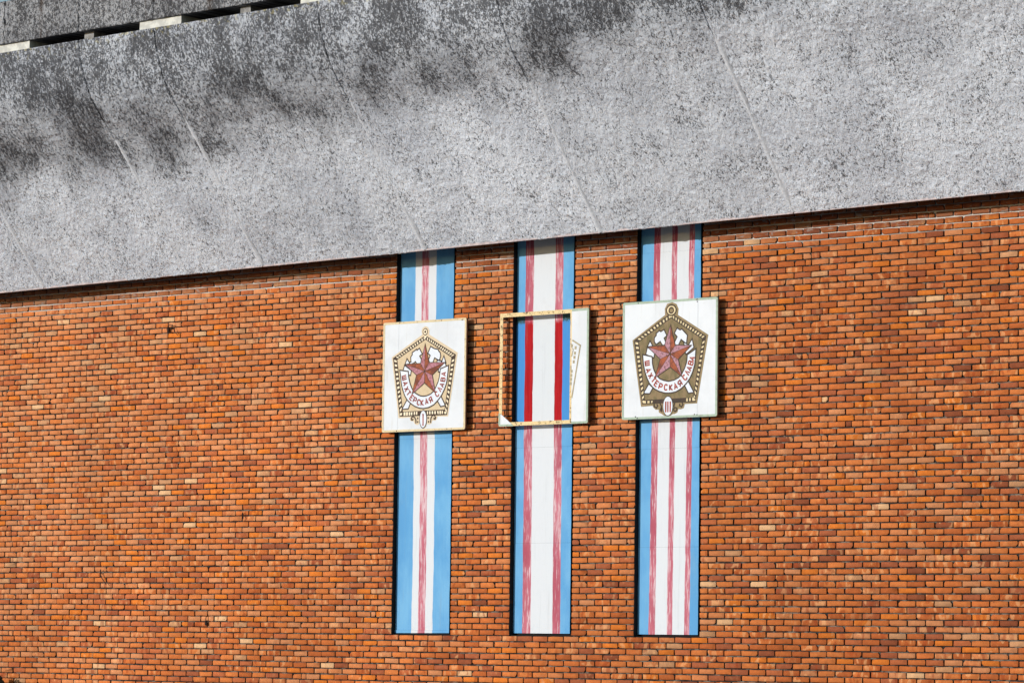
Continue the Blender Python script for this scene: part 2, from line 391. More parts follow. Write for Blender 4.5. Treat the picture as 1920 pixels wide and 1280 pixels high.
def brick_colours(bx, bz, r):
    f = vnoise(bx*.35+7, bz*.35+3, 5)-.5+.35*np.clip((-bx-.5)/5, -1.0, 1.0)+.30*np.clip((bz+1.6)/2.2, -1.1, 1)  # light falloff painted into the brick mix: darker towards base and right
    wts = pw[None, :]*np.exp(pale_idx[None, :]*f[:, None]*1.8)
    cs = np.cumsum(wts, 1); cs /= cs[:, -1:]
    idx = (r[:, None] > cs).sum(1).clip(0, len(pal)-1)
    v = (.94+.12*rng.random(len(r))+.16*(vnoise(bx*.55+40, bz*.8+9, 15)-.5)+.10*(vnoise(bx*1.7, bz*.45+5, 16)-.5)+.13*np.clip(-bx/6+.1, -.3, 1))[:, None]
    return pc[idx]*v
br_r = rng.random(NB)
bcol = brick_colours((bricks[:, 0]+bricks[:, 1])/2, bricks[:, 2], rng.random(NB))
def brick_geo(hx, hz, rg):
    """local outline of worn bricks: hx, hz arrays of half sizes -> verts (n,30,3); ring 0 front, 1 arris, 2 back"""
    nb = len(hx)
    ch = rg.uniform(.003, .009, (nb, 4)); big = rg.random((nb, 4)) < .06; ch = np.where(big, rg.uniform(.016, .034, (nb, 4)), ch)
    ch = np.minimum(ch, .42*np.minimum(hx, hz)[:, None]*2)
    P = np.zeros((nb, 10, 2)); sx = [1, 1, -1, -1]; sz = [-1, 1, 1, -1]
    P[:, 0] = np.stack([hx, -hz+ch[:, 0]], 1); P[:, 1] = np.stack([hx, hz-ch[:, 1]], 1)
    P[:, 2] = np.stack([hx-ch[:, 1], hz], 1); P[:, 3] = np.stack([hx*rg.uniform(-.5, .5, nb), hz], 1)
    P[:, 4] = np.stack([-hx+ch[:, 2], hz], 1); P[:, 5] = np.stack([-hx, hz-ch[:, 2]], 1)
    P[:, 6] = np.stack([-hx, -hz+ch[:, 3]], 1); P[:, 7] = np.stack([-hx+ch[:, 3], -hz], 1)
    P[:, 8] = np.stack([hx*rg.uniform(-.5, .5, nb), -hz], 1); P[:, 9] = np.stack([hx-ch[:, 0], -hz], 1)
    P += rg.uniform(-.0028, .0028, P.shape)
    tl = rg.normal(0, .006, nb); P[:, :, 1] += P[:, :, 0]*tl[:, None]
    V = np.zeros((nb, 30, 3)); inset = np.array([.0035, .0035])
    c = np.sign(P)
    V[:, :10, 0] = P[:, :, 0]-c[:, :, 0]*.003; V[:, :10, 2] = P[:, :, 1]-c[:, :, 1]*.003
    V[:, :10, 1] = rg.uniform(-.0015, .0015, (nb, 10))+rg.normal(0, .0022, (nb, 1))
    V[:, 10:20, 0] = P[:, :, 0]; V[:, 10:20, 2] = P[:, :, 1]; V[:, 10:20, 1] = V[:, :10, 1]+.004
    V[:, 20:, 0] = P[:, :, 0]; V[:, 20:, 2] = P[:, :, 1]; V[:, 20:, 1] = .085
    return V
BF = [tuple(range(9, -1, -1))]
BF[0] = tuple(range(10))
for i in range(10):
    j = (i+1) % 10
    BF.append((j, i, 10+i, 10+j)); BF.append((10+j, 10+i, 20+i, 20+j))
def brick_mesh(name, V, cols, rnd):
    nb = len(V); me = bpy.data.meshes.new(name)
    base = (np.arange(nb)*30)
    loops = np.concatenate([np.array(f) for f in BF]); lens = np.array([len(f) for f in BF])
    allv = (base[:, None]+loops[None, :]).ravel()
    tot = np.tile(lens, nb); start = np.concatenate([[0], np.cumsum(tot)[:-1]])
    me.vertices.add(nb*30); me.vertices.foreach_set('co', V.reshape(-1).astype(np.float32))
    me.loops.add(len(allv)); me.loops.foreach_set('vertex_index', allv.astype(np.int32))
    me.polygons.add(len(tot)); me.polygons.foreach_set('loop_start', start.astype(np.int32)); me.polygons.foreach_set('loop_total', tot.astype(np.int32))
    me.update(calc_edges=True)
    a = me.attributes.new('bcol', 'FLOAT_COLOR', 'FACE'); cc = np.ones((nb, 21, 4), np.float32); cc[:, :, :3] = cols[:, None, :]; cc[:, 2::2, :3] = np.array([.028, .022, .019])*.6+cols[:, None, :]*.06  # side faces take a near-black mortar tone, painting in the joints' shade
    a.data.foreach_set('color', cc.ravel())
    a = me.attributes.new('brnd', 'FLOAT', 'FACE'); a.data.foreach_set('value', np.repeat(rnd.astype(np.float32), 21))
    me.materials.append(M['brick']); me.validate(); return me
bx = (bricks[:, 0]+bricks[:, 1])/2; bz = bricks[:, 2]+.005*(vnoise(bx*.6, bricks[:, 2]*1.2, 9)-.5)*2+.0035*(vnoise(bx*.9, bricks[:, 2]*13.0, 10)-.5)*2
hx = (bricks[:, 1]-bricks[:, 0])/2; hz = np.full(NB, (PZ-JZ)/2)+rng.uniform(-.002, .001, NB)
# the bricks that show largest: nearest the camera, inside the picture
CR = np.array([[math.cos(YAW)*math.cos(ROLL), 0, 0]])
def project(P):
    m = np.array(scene.camera.matrix_world.inverted()); q = P@m[:3, :3].T+m[:3, 3]
    f = LENS/36*1920; return 960+f*q[:, 0]/-q[:, 2], 640-f*q[:, 1]/-q[:, 2], -q[:, 2]
px, py, dep = project(np.stack([bx, 0*bx, bz], 1))
edge_top = bz-.0133*bx < 1.02
vis = (px > 8) & (px < 1912) & (py > 8) & (py < 1274) & edge_top & (hx > .11)
order = np.argsort(np.where(vis, dep, 1e9)); near = order[:300]; rest = np.ones(NB, bool); rest[near] = False
wall = MB()
YM = .024
def slab(x0, x1, z0, z1): wall.box(x0, x1, YM, .30, z0, z1)
e = .004
slab(XL, XR, GZ-.3, NZ0-.012)
xsn = [XL]+[v for a in NX0 for v in (a-e, a+NW+e)]+[XR]
for i in range(0, len(xsn), 2): slab(xsn[i], xsn[i+1], NZ0-.012, NZ1)
slab(XL, XR, NZ1, ZT)
wl = wall.build('brick_wall', M['mortar'], building, -BO)
for a in NX0:
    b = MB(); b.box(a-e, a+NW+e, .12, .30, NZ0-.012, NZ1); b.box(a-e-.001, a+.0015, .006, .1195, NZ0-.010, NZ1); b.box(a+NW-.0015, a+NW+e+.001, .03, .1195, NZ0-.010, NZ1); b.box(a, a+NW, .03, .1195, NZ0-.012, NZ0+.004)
    b.build('niche_shade_lining', M['dark0'], building, -BO)  # added black liners: shade of the reveals and sheet gaps painted in
wl['label'] = 'wall of orange and salmon bricks with dark recessed mortar joints'
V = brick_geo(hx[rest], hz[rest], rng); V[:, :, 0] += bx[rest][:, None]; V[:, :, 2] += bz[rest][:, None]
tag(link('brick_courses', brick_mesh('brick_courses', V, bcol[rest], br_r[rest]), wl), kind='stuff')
NV = 60
hv = np.full(NV, (PX-JX)/2); zv = np.full(NV, (PZ-JZ)/2-.0005)
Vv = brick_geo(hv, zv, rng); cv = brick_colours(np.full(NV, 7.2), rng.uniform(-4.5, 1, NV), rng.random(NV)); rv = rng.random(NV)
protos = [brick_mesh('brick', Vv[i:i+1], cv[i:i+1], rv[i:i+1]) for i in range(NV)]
bag = []
for i in near:
    if not bag: bag = list(range(NV)); random.shuffle(bag)
    link('brick', protos[bag.pop()], wl, (float(bx[i]), random.uniform(-.002, .002), float(bz[i])))

# ------------------------------------------------------------------ the building: stucco canopy
canopy = empty('roof_canopy'); canopy.parent = building; canopy.location = -BO
canopy['label'] = 'sweeping grey rough-cast canopy, black with soot along its upper turn'
SL = .0133
def zedge(x): return 1.236+SL*x
prof = np.array([(.90, 0), (1.2, .36), (1.6, .84), (2.0, 1.33), (2.35, 1.73), (2.56, 1.94), (2.74, 2.15), (2.88, 2.37), (2.98, 2.6), (3.045, 2.82), (3.075, 3.0)])-np.array([.42, 0])
def catmull(P, n=24):
    Q = np.vstack([2*P[0]-P[1], P, 2*P[-1]-P[-2]]); out = []
    for i in range(1, len(Q)-2):
        t = np.linspace(0, 1, n, endpoint=False)[:, None]; a, b, c, d = Q[i-1], Q[i], Q[i+1], Q[i+2]
        out.append(.5*((2*b)+(c-a)*t+(2*a-5*b+4*c-d)*t**2+(3*b-a-3*c+d)*t**3))
    return np.vstack(out+[P[-1:]])
fine = catmull(prof); seg = np.linalg.norm(np.diff(fine, axis=0), axis=1); S = np.concatenate([[0], np.cumsum(seg)]); ARC = S[-1]
def prof_at(s): return np.interp(s, S, fine[:, 0]), np.interp(s, S, fine[:, 1])
def relief(x, s):
    up = np.clip((s-2.2)/1.2, 0, 1)
    a = vnoise(x*26+s*6, s*19, 1); b = vnoise(x*58-s*14, s*44, 2); c = vnoise(x*9, s*7, 3); d = vnoise(x*1.1, s*.9, 4)
    crumbs = np.maximum(a-.35, 0)*.7+np.maximum(b-.4, 0)*.6
    return crumbs*(.022+.014*up)+(c-.5)*.010+(d-.5)*.02-.004
def rough_grid(name, xs, ss, mat, pos_fn, thick, amp=1.0, uoff=0.0):
    """dense rough-cast sheet; pos_fn(x,s)->(pos, normal) arrays; skirts and a back close it"""
    nx, ns = len(xs), len(ss); X, Sg = np.meshgrid(xs, ss, indexing='ij')
    P, N = pos_fn(X, Sg); D = relief(X+uoff, Sg)*amp
    # ease the relief off at the sheet's own edges
    F = P+N*D[..., None]; Bk = P-N*thick
    V = [F.reshape(-1, 3)]; nf = nx*ns
    idx = np.arange(nf).reshape(nx, ns)
    q = np.stack([idx[:-1, :-1], idx[1:, :-1], idx[1:, 1:], idx[:-1, 1:]], -1).reshape(-1, 4)
    border = np.concatenate([idx[:, 0], idx[-1, 1:], idx[::-1, -1][1:], idx[0, ::-1][1:-1]])
    bb = Bk.reshape(-1, 3)[border]; V.append(bb); nb = len(border)
    b0 = border; b1 = np.roll(border, -1); c0 = nf+np.arange(nb); c1 = np.roll(c0, -1)
    q2 = np.stack([b1, b0, c0, c1], -1)
    # back: strips between the first and last column of the border ring
    ring = {int(v): nf+i for i, v in enumerate(border)}
    q3 = np.array([[ring[int(idx[-1, j])], ring[int(idx[0, j])], ring[int(idx[0, j+1])], ring[int(idx[-1, j+1])]] for j in range(ns-1)])
    VV = np.vstack(V); Q = np.vstack([q, q2, q3]); me = bpy.data.meshes.new(name)
    me.vertices.add(len(VV)); me.vertices.foreach_set('co', VV.astype(np.float32).ravel())
    me.loops.add(Q.size); me.loops.foreach_set('vertex_index', Q.astype(np.int32).ravel())
    me.polygons.add(len(Q)); me.polygons.foreach_set('loop_start', np.arange(0, Q.size, 4, dtype=np.int32)); me.polygons.foreach_set('loop_total', np.full(len(Q), 4, np.int32))
    me.update(calc_edges=True)
    U = np.concatenate([np.stack([X.ravel(), Sg.ravel()], 1), np.stack([X.ravel()[border], Sg.ravel()[border]], 1)])
    uv = me.uv_layers.new(name='uv'); uv.data.foreach_set('uv', U[Q.ravel()].astype(np.float32).ravel())
    sm = np.zeros(len(Q), bool); sm[:len(q)] = True
    me.polygons.foreach_set('use_smooth', sm)
    me.materials.append(mat); me.validate(); return me
def cove(X, Sg):
    d, h = prof_at(Sg); d2, h2 = prof_at(np.minimum(Sg+.02, ARC)); d1, h1 = prof_at(np.maximum(Sg-.02, 0))
    t = np.stack([-(d2-d1), h2-h1], -1); t /= np.linalg.norm(t, axis=-1, keepdims=True)
    h = h+((vnoise(X*2.2, 0*X, 31)-.5)*.022+(vnoise(X*13, 0*X, 32)-.5)*.016)*np.exp(-Sg/.06); P = np.stack([X, -d, zedge(X)+h], -1); N = np.stack([0*X, -t[..., 1], t[..., 0]], -1)
    return P, N
SEAMS = [-14.3, -11.4, -8.46, -5.52, -4.07, -1.11, 1.84, 4.82, 10.9]
G = .014; STEP = .0155
for i in range(len(SEAMS)-1):
    x0, x1 = SEAMS[i]+G/2, SEAMS[i+1]-G/2
    me = rough_grid('canopy_panel', np.linspace(x0, x1, int((x1-x0)/STEP)), np.linspace(0, ARC, int(ARC/STEP)), M['stucco'], cove, .05)
    me.materials.append(M['lip']); p = link('canopy_panel', me, canopy)
    b = MB(); b.v = []; 
    # plain drip lip under the edge
    lp = [(x0, -.489, zedge(x0)-.003), (x1, -.489, zedge(x1)-.003), (x1, -.462, zedge(x1)-.004), (x0, -.462, zedge(x0)-.004)]
    up = [(a, c, d+.03) for a, c, d in lp]
    b.v = lp+up; b.f = [(0, 3, 2, 1), (0, 1, 5, 4), (1, 2, 6, 5), (2, 3, 7, 6), (3, 0, 4, 7), (4, 5, 6, 7)]; b.m = [0]*6
    b.build('drip_lip', M['lip'], p)
# light mortar fillets over the joints (the upright band keeps its open dark joint)
for xs_ in SEAMS[1:-1]:
    ss = np.linspace(.02, 2.95, 150); d, h = prof_at(ss); b = MB(); wv = .012
    for j, (s_, dd, hh) in enumerate(zip(ss, d, h)):
        (P,), (N,) = [a for a in cove(np.array([xs_]), np.array([s_]))]
        wob = (vnoise(np.array([s_*3.0]), np.array([xs_*7]), 21)[0]-.5)*.012; rr = wv*(.7+.7*vnoise(np.array([s_*9.0]), np.array([xs_*3]), 22)[0])
        hg = .011 if s_ < 2.2 else max(-.02, .011-(s_-2.2)*.06)
        for dx, dn in ((-rr*3.2, hg-.014), (-rr*.9, hg), (rr*.9, hg), (rr*3.2, hg-.014)):
            q = P+N*dn; b.v.append((q[0]+wob+dx, q[1], q[2]))
    for j in range(len(ss)-1):
        for k in range(3):
            a = j*4+k; b.f.append((a, a+1, a+5, a+4)); b.m.append(0)
    b.build('joint_fillet', M['seam'], canopy)
# slot, spacer blocks, parapet and roof
HB, HT, HP = 3.0, 3.115, 3.715
def parapet(X, Sg):
    P = np.stack([X, -2.665+0*X, zedge(X)+HT+(Sg-4.0)], -1); N = np.stack([0*X, -1+0*X, 0*X], -1); return P, N
PS = [-14.3, -9.9, -8.46, -7.0, -5.52, -4.07, -2.6, -1.11, .36, 1.84, 3.3, 4.82, 7.76, 10.9]
for i in range(len(PS)-1):
    x0, x1 = PS[i]+.007, PS[i+1]-.007
    me = rough_grid('parapet_panel', np.linspace(x0, x1, int((x1-x0)/.018)), np.linspace(4.0, 4.0+HP-HT, 31), M['parapet'], parapet, 1.1, 1.3, 40.0)
    link('parapet_panel', me, canopy)
for k in range(-5, 10):
    xc = -5.52+1.475*k
    b = MB()
    if k % 2 == 0:       # narrow block set back
        x0, x1, yf, mt = xc-.01, xc+.18, -2.55, M['blockshaded']
    else:
        x0, x1, yf, mt = xc-.33, xc+.46, -2.63, M['block']
    pts = [(x0, zedge(x0)+HB-.05), (x1, zedge(x1)+HB-.05), (x1, zedge(x1)+HT+.02), (x0+.01, zedge(x0)+HT+.02)]
    b.prism(pts, yf, -1.8); b.build('spacer_block', mt, canopy)
b = MB()
for x0, x1 in ((SEAMS[0], 0.0), (0.0, SEAMS[-1])):
    lo = lambda x: zedge(x)
    b.prism([(x0, lo(x0)+HB-.14), (x1, lo(x1)+HB-.14), (x1, lo(x1)+HB-.02), (x0, lo(x0)+HB-.02)], -2.58, 9.0)
    b.prism([(x0, lo(x0)+HB-.02), (x1, lo(x1)+HB-.02), (x1, lo(x1)+HT+.2), (x0, lo(x0)+HT+.2)], -1.8, -1.5)
    b.prism([(x0, lo(x0)+HT+.2), (x1, lo(x1)+HT+.2), (x1, lo(x1)+HT+.32), (x0, lo(x0)+HT+.32)], -2.0, 9.0)
b.build('roof_slab', M['dark'], canopy)
b = MB()
b.box(XL, XL+.3, .31, 8.7, GZ-.3, 4.0); b.box(XR-.3, XR, .31, 8.7, GZ-.3, 4.1); b.box(XL, XR, 8.7, 9.0, GZ-.3, 4.0)
b.box(XL, XR, .05, .31, ZT+.002, 4.0)
b.build('rear_walls', M['concrete'], building, -BO)

# ------------------------------------------------------------------ painted strips in the niches
PY = .078
def painted(name_label, ni, stops, cuts, **kw):
    x0 = NX0[ni]; zb = NZ0+.03
    root = tag(empty('painted_panel', (x0, PY, zb)), name_label, 'painted panel', 'striped ribbon panels set in the wall')
    m = stripes_mat('ribbon_stripes', stops, **kw)
    zs = [0.0]+[c-zb for c in cuts]+[NZ1-.02-zb]
    for i in range(len(zs)-1):
        b = MB(); yj = (i % 2)*.0012
        wl_ = .003; wr = NW-.084
        pts = []
        # slightly buckled sheet edge on the left
        nz = max(2, int((zs[i+1]-zs[i])/.12))
        for j in range(nz+1):
            t = j/nz; pts.append((wl_+random.uniform(-.002, .004), zs[i]+.0007+(zs[i+1]-zs[i]-.0014)*t))
        for j in range(nz, -1, -1):
            t = j/nz; pts.append((wr+random.uniform(-.003, .002), zs[i]+.0007+(zs[i+1]-zs[i]-.0014)*t))
        b.prism(pts, yj, yj+.004); b.build('sheet', m, root)
    return root
r1 = painted('blue and white panel with a single central red stripe, below the first badge sign', 0,
        [(0, 'b'), (.292, 'w'), (.406, 'r'), (.531, 'w'), (.663, 'b')], [-3.765, -1.22], wavy=.05, seed=1.3, lean=.004)
b = MB(); b.prism([(-.002, -.012), (NW-.08, -.006), (NW-.08, .030), (-.002, .026)], -.006, -.002)
b.build('bottom_strip', bpy.data.materials['ribbon_stripes'], r1)
painted('wide white panel between two red stripes and blue edges, behind the broken empty frame', 1,
        [(0, 'b'), (.158, 'r'), (.296, 'w'), (.66, 'r'), (.788, 'b')], [-2.63, -1.39], wavy=.03, seed=4.1, lean=.003, prot=(-1.09-NZ0-.03, .285-NZ0-.03))
painted('blue and white panel with three narrow red stripes, below the badge sign marked III', 2,
        [(0, 'b'), (.180, 'r'), (.282, 'w'), (.466, 'r'), (.551, 'w'), (.738, 'r'), (.822, 'b')], [-2.70, -1.46, 1.03], wavy=.03, seed=8.7, lean=-.006)

# ------------------------------------------------------------------ signs
EMB = json.loads('''{"S1":{"halo":[[-575,267],[-39,548],[-51,596],[-33,639],[17,659],[63,640],[89,595],[83,545],[588,281],[433,-555],[247,-551],[244,-576],[215,-603],[160,-601],[143,-645],[84,-654],[69,-631],[52,-684],[8,-710],[-40,-684],[-63,-627],[-88,-652],[-125,-650],[-155,-630],[-167,-599],[-215,-600],[-238,-572],[-231,-547],[-438,-552]],"out":[[-552,255],[17,537],[559,257],[418,-538],[-417,-533]],"in":[[-473,232],[22,478],[480,222],[373,-464],[-358,-468]],"cells":[13,14,12,0,12],"apex":[[-5,532],[46,530],[20,489]],"ring":[[[16,584],[60,582],[17,537]],[[16,584],[49,583],[17,548]],[[16,584],[31,583],[16,566]]],"white":[[[-134,346],[-127,332],[-85,358],[-42,293],[-88,266],[-54,217],[-62,170],[-121,170],[-146,203],[-201,172],[-222,199],[-225,255],[-197,287],[-202,310]],[[119,374],[175,346],[241,332],[249,315],[278,289],[286,247],[265,198],[184,240],[149,164],[109,163],[93,211],[121,265],[80,297]],[[-298,222],[-257,175],[-323,167]],[[-246,181],[-212,188],[-208,171],[-242,170]],[[-337,140],[-229,74],[-239,21],[-265,25],[-280,65],[-359,85]],[[350,233],[376,163],[321,168]],[[240,188],[302,177],[299,166],[240,169]],[[368,155],[388,104],[301,72],[290,45],[265,46],[271,81]],[[-287,-322],[-235,-355],[-270,-426],[-363,-429]],[[250,-336],[304,-291],[375,-404],[310,-415]]],"ribo":[[-414,79],[-398,8],[-389,-76],[-365,-161],[-326,-246],[-280,-309],[-220,-355],[-145,-397],[-56,-425],[10,-430],[98,-419],[185,-386],[257,-328],[314,-269],[364,-188],[399,-106],[412,-24],[427,108]],"ribi":[[301,72],[284,-35],[267,-90],[225,-166],[189,-220],[132,-257],[59,-279],[0,-283],[-59,-275],[-119,-248],[-163,-224],[-209,-172],[-247,-98],[-267,-31],[-275,3],[-280,59]],"star":[[20,409],[90,165],[361,158],[148,3],[208,-232],[18,-92],[-196,-234],[-120,14],[-323,162],[-53,159]],"starc":[19,58],"oval":[[[2,-579],[70,-582],[4,-702]],[[2,-579],[59,-581],[4,-690]]],"num":[[[-9,-521],[12,-522],[12,-655],[-6,-654]],[[-18,-510],[18,-511],[18,-522],[-17,-521]],[[-16,-653],[19,-654],[19,-663],[-16,-662]]],"scroll":[[[-126,-631],[-127,-587],[-149,-552],[-179,-540],[-209,-553],[-208,-581],[-186,-585],[-175,-568]],[[132,-633],[138,-573],[159,-537],[195,-533],[218,-559],[215,-583],[193,-583],[192,-563]]],"dots":[[-95,-565],[-94,-613],[90,-566],[98,-616]],"botcells":[[[-347,-476],[-314,-476],[-314,-522],[-346,-523]],[[-303,-476],[-269,-476],[-272,-521],[-302,-523]],[[-254,-477],[-229,-476],[-231,-521],[-255,-521]],[[242,-479],[271,-479],[272,-519],[254,-518]],[[286,-478],[311,-478],[312,-520],[286,-519]],[[324,-479],[348,-480],[348,-519],[325,-518]],[[-217,-479],[-191,-478],[-193,-518],[-217,-519]],[[-167,-477],[-144,-476],[-144,-516],[-166,-517]],[[-127,-475],[-104,-475],[-104,-516],[-127,-517]],[[66,-477],[84,-477],[85,-518],[67,-519]],[[105,-476],[128,-476],[129,-518],[106,-519]],[[150,-477],[174,-476],[175,-517],[151,-518]],[[196,-478],[222,-478],[223,-517],[197,-517]],[[-414,-488],[-373,-484],[-376,-512],[-413,-519]],[[373,-489],[410,-493],[403,-523],[370,-517]]],"let":[[-339,-14],[-322,-93],[-298,-169],[-260,-226],[-203,-289],[-147,-323],[-80,-352],[-17,-362],[60,-346],[133,-329],[241,-255],[287,-191],[327,-137],[343,-65],[353,9]]},"S3":{"halo":[[-589,259],[-75,557],[-80,635],[-41,697],[35,713],[104,686],[137,624],[127,549],[604,276],[438,-573],[247,-576],[232,-625],[185,-639],[146,-635],[131,-678],[84,-696],[61,-695],[-17,-733],[-81,-709],[-112,-689],[-160,-669],[-164,-631],[-208,-633],[-248,-603],[-260,-580],[-443,-587]],"out":[[-564,255],[18,578],[573,263],[415,-556],[-427,-556]],"in":[[-483,237],[23,511],[509,226],[375,-496],[-380,-504]],"cells":[11,13,13,0,13],"apex":[[-7,545],[19,564],[44,542],[37,522],[1,524]],"ring":[[[25,612],[108,608],[26,537]],[[25,612],[92,609],[26,555]],[[25,610],[69,607],[26,566]],[[27,609],[54,608],[27,585]]],"white":[[[-138,340],[-91,364],[-52,298],[-94,268],[-68,215],[-75,178],[-104,182],[-144,236],[-209,201],[-231,231],[-232,272],[-199,305],[-203,325],[-160,355]],[[121,374],[165,348],[190,359],[237,316],[273,283],[260,191],[180,247],[134,168],[91,173],[91,208],[130,275],[86,320]],[[-307,226],[-274,178],[-336,175]],[[-343,152],[-240,84],[-251,32],[-364,77]],[[352,222],[375,129],[265,56],[257,73],[342,153],[307,158]],[[235,190],[281,164],[239,163]],[[-319,-313],[-265,-355],[-309,-419],[-379,-416],[-387,-405]],[[249,-338],[295,-299],[378,-430],[308,-435]]],"ribo":[[-411,62],[-410,36],[-397,-60],[-376,-143],[-339,-233],[-299,-298],[-235,-357],[-155,-395],[-60,-420],[18,-423],[105,-411],[190,-373],[260,-319],[314,-259],[360,-179],[390,-93],[401,1],[407,96]],"ribi":[[290,35],[288,-1],[281,-57],[250,-131],[204,-204],[158,-246],[80,-278],[-7,-290],[-86,-275],[-157,-247],[-213,-194],[-253,-123],[-274,-46],[-275,11],[-280,33]],"star":[[17,416],[88,165],[339,153],[136,-10],[197,-223],[15,-99],[-217,-222],[-136,5],[-332,163],[-71,172]],"starc":[13,61],"oval":[[[-15,-592],[67,-595],[-14,-721]],[[-15,-592],[57,-594],[-14,-710]]],"num":[[[-59,-534],[-37,-534],[-38,-670],[-59,-669]],[[-26,-535],[-4,-536],[-4,-670],[-24,-669]],[[12,-535],[34,-536],[32,-670],[12,-669]]],"scroll":[[[-113,-645],[-122,-582],[-154,-537],[-201,-529],[-236,-553],[-232,-594],[-196,-608],[-177,-583],[-193,-561]],[[75,-607],[91,-551],[145,-528],[200,-543],[220,-581],[197,-608],[165,-592],[169,-567]],[[127,-641],[107,-662],[80,-658],[72,-632],[95,-614],[123,-622],[127,-641]],[[-105,-658],[-130,-648],[-133,-626],[-113,-611]]],"dots":[],"botcells":[[[-420,-508],[-368,-517],[-367,-545],[-415,-540]],[[-340,-518],[-308,-517],[-308,-545],[-340,-546]],[[-283,-518],[-258,-518],[-263,-542],[-283,-544]],[[270,-504],[293,-503],[294,-543],[270,-544]],[[317,-503],[339,-503],[339,-540],[317,-541]],[[365,-498],[414,-497],[410,-538],[365,-539]]],"let":[[-342,-40],[-329,-132],[-292,-200],[-244,-256],[-196,-305],[-132,-342],[-49,-355],[33,-361],[104,-348],[174,-316],[248,-244],[286,-185],[317,-133],[339,-65],[360,-10]]},"S2":{"line":[[475,336],[608,262],[476,-409]],"line2":[[473,233],[492,217],[468,127]],"sq":[[468,265],[529,236],[519,166],[512,113],[501,57],[468,-64],[463,-116],[460,-168],[456,-221]],"strip":[[456,750],[471,-727]],"corner":[[-748,-568],[-685,-593],[-490,-740]],"bars":[[440,681],[469,724]]}}''')
H = .108; T = .036
GLY = {'Ш': [[(0, 1), (0, 0), (1, 0), (1, 1)], [(.5, 0), (.5, 1)]], 'А': [[(0, 0), (.5, 1), (1, 0)], [(.22, .33), (.78, .33)]],
 'Х': [[(0, 0), (1, 1)], [(0, 1), (1, 0)]], 'Т': [[(0, 1), (1, 1)], [(.5, 1), (.5, 0)]],
 'Е': [[(.95, 1), (0, 1), (0, 0), (1, 0)], [(0, .52), (.75, .52)]], 'Р': [[(0, 0), (0, 1), (.7, 1), (1, .85), (1, .62), (.7, .46), (0, .46)]],
 'С': [[(1, .78), (.75, .98), (.3, .98), (.02, .75), (.02, .25), (.3, .02), (.75, .02), (1, .2)]], 'К': [[(0, 0), (0, 1)], [(.95, 1), (.08, .5), (1, 0)]],
 'Я': [[(1, 0), (1, 1), (.3, 1), (0, .85), (0, .62), (.3, .47), (1, .47)], [(.55, .47), (0, 0)]],
 'Л': [[(0, 0), (.18, .1), (.5, 1), (1, 0)]], 'В': [[(0, 0), (0, 1), (.7, 1), (.92, .88), (.92, .66), (.65, .53), (0, .53)], [(.65, .53), (1, .38), (1, .15), (.75, 0), (0, 0)]]}
LETTERS = 'ШАХТЕРСКАЯСЛАВА'
LY = .0007
def mm(p): return [(a/1000, b/1000) for a, b in p]
def board_common(root, hw, hh, rim, split=None, sidemat=None):
    xs_ = [-hw, hw] if split is None else [-hw, split-.0015, split+.0015, hw]
    out = rrect(-hw, hw, -hh, hh, .022)
    for i in range(0, len(xs_), 2):
        b = MB()
        if split is None: b.prism(out, -H, -H+.012)
        else:
            a, c = xs_[i], xs_[i+1]; poly = [p for p in out if (p[0] <= a+1.0 if i == 0 else p[0] >= c-5.0)]
            if i == 0: poly = [(split-.0015, -hh)]+[(split-.0015, hh)]+[p for p in out if p[0] < split]
            else: poly = [(split+.0015, hh), (split+.0015, -hh)]+[p for p in out if p[0] > split]
            b.prism(poly, -H, -H+.012)
        b.build('board', M['white'], root)
    b = MB(); o = rrect(-hw-.002, hw+.002, -hh-.002, hh+.002, .024); i_ = rrect(-hw+.027, hw-.027, -hh+.027, hh-.027, .012); k = len(o)
    for j in range(k):
        q = (j+1) % k; b.prism([o[j], o[q], i_[q], i_[j]], -H-.003, -H+.006)
    b.build('rim', rim, root)
    b = MB(); ya, yb = -H+.0125, -H+T
    hw2, hh2 = hw-.002, hh-.002
    b.box(-hw2, hw2, ya, yb, hh2-.05, hh2); b.box(-hw2, hw2, ya, yb, -hh2, -hh2+.05)
    b.box(-hw2, -hw2+.05, ya, yb, -hh2+.0505, hh2-.0505); b.box(hw2-.05, hw2, ya, yb, -hh2+.0505, hh2-.0505)
    b.build('frame', sidemat or M['iron'], root)
    for sx in (-1, 1):
        for sz in (-1, 1):
            b = MB(); b.box(sx*(hw-.10)-.02, sx*(hw-.10)+.02, yb+.0005, .004, sz*(hh-.09)-.02, sz*(hh-.09)+.02); b.build('wall_bracket', M['iron'], root)
def screws(root, pts):
    for x, z in pts:
        b = MB(); b.prism(ellipse((x, z), .007, .007, 8), -H-.0065, -H-.001); b.build('screw', M['screw'], root)
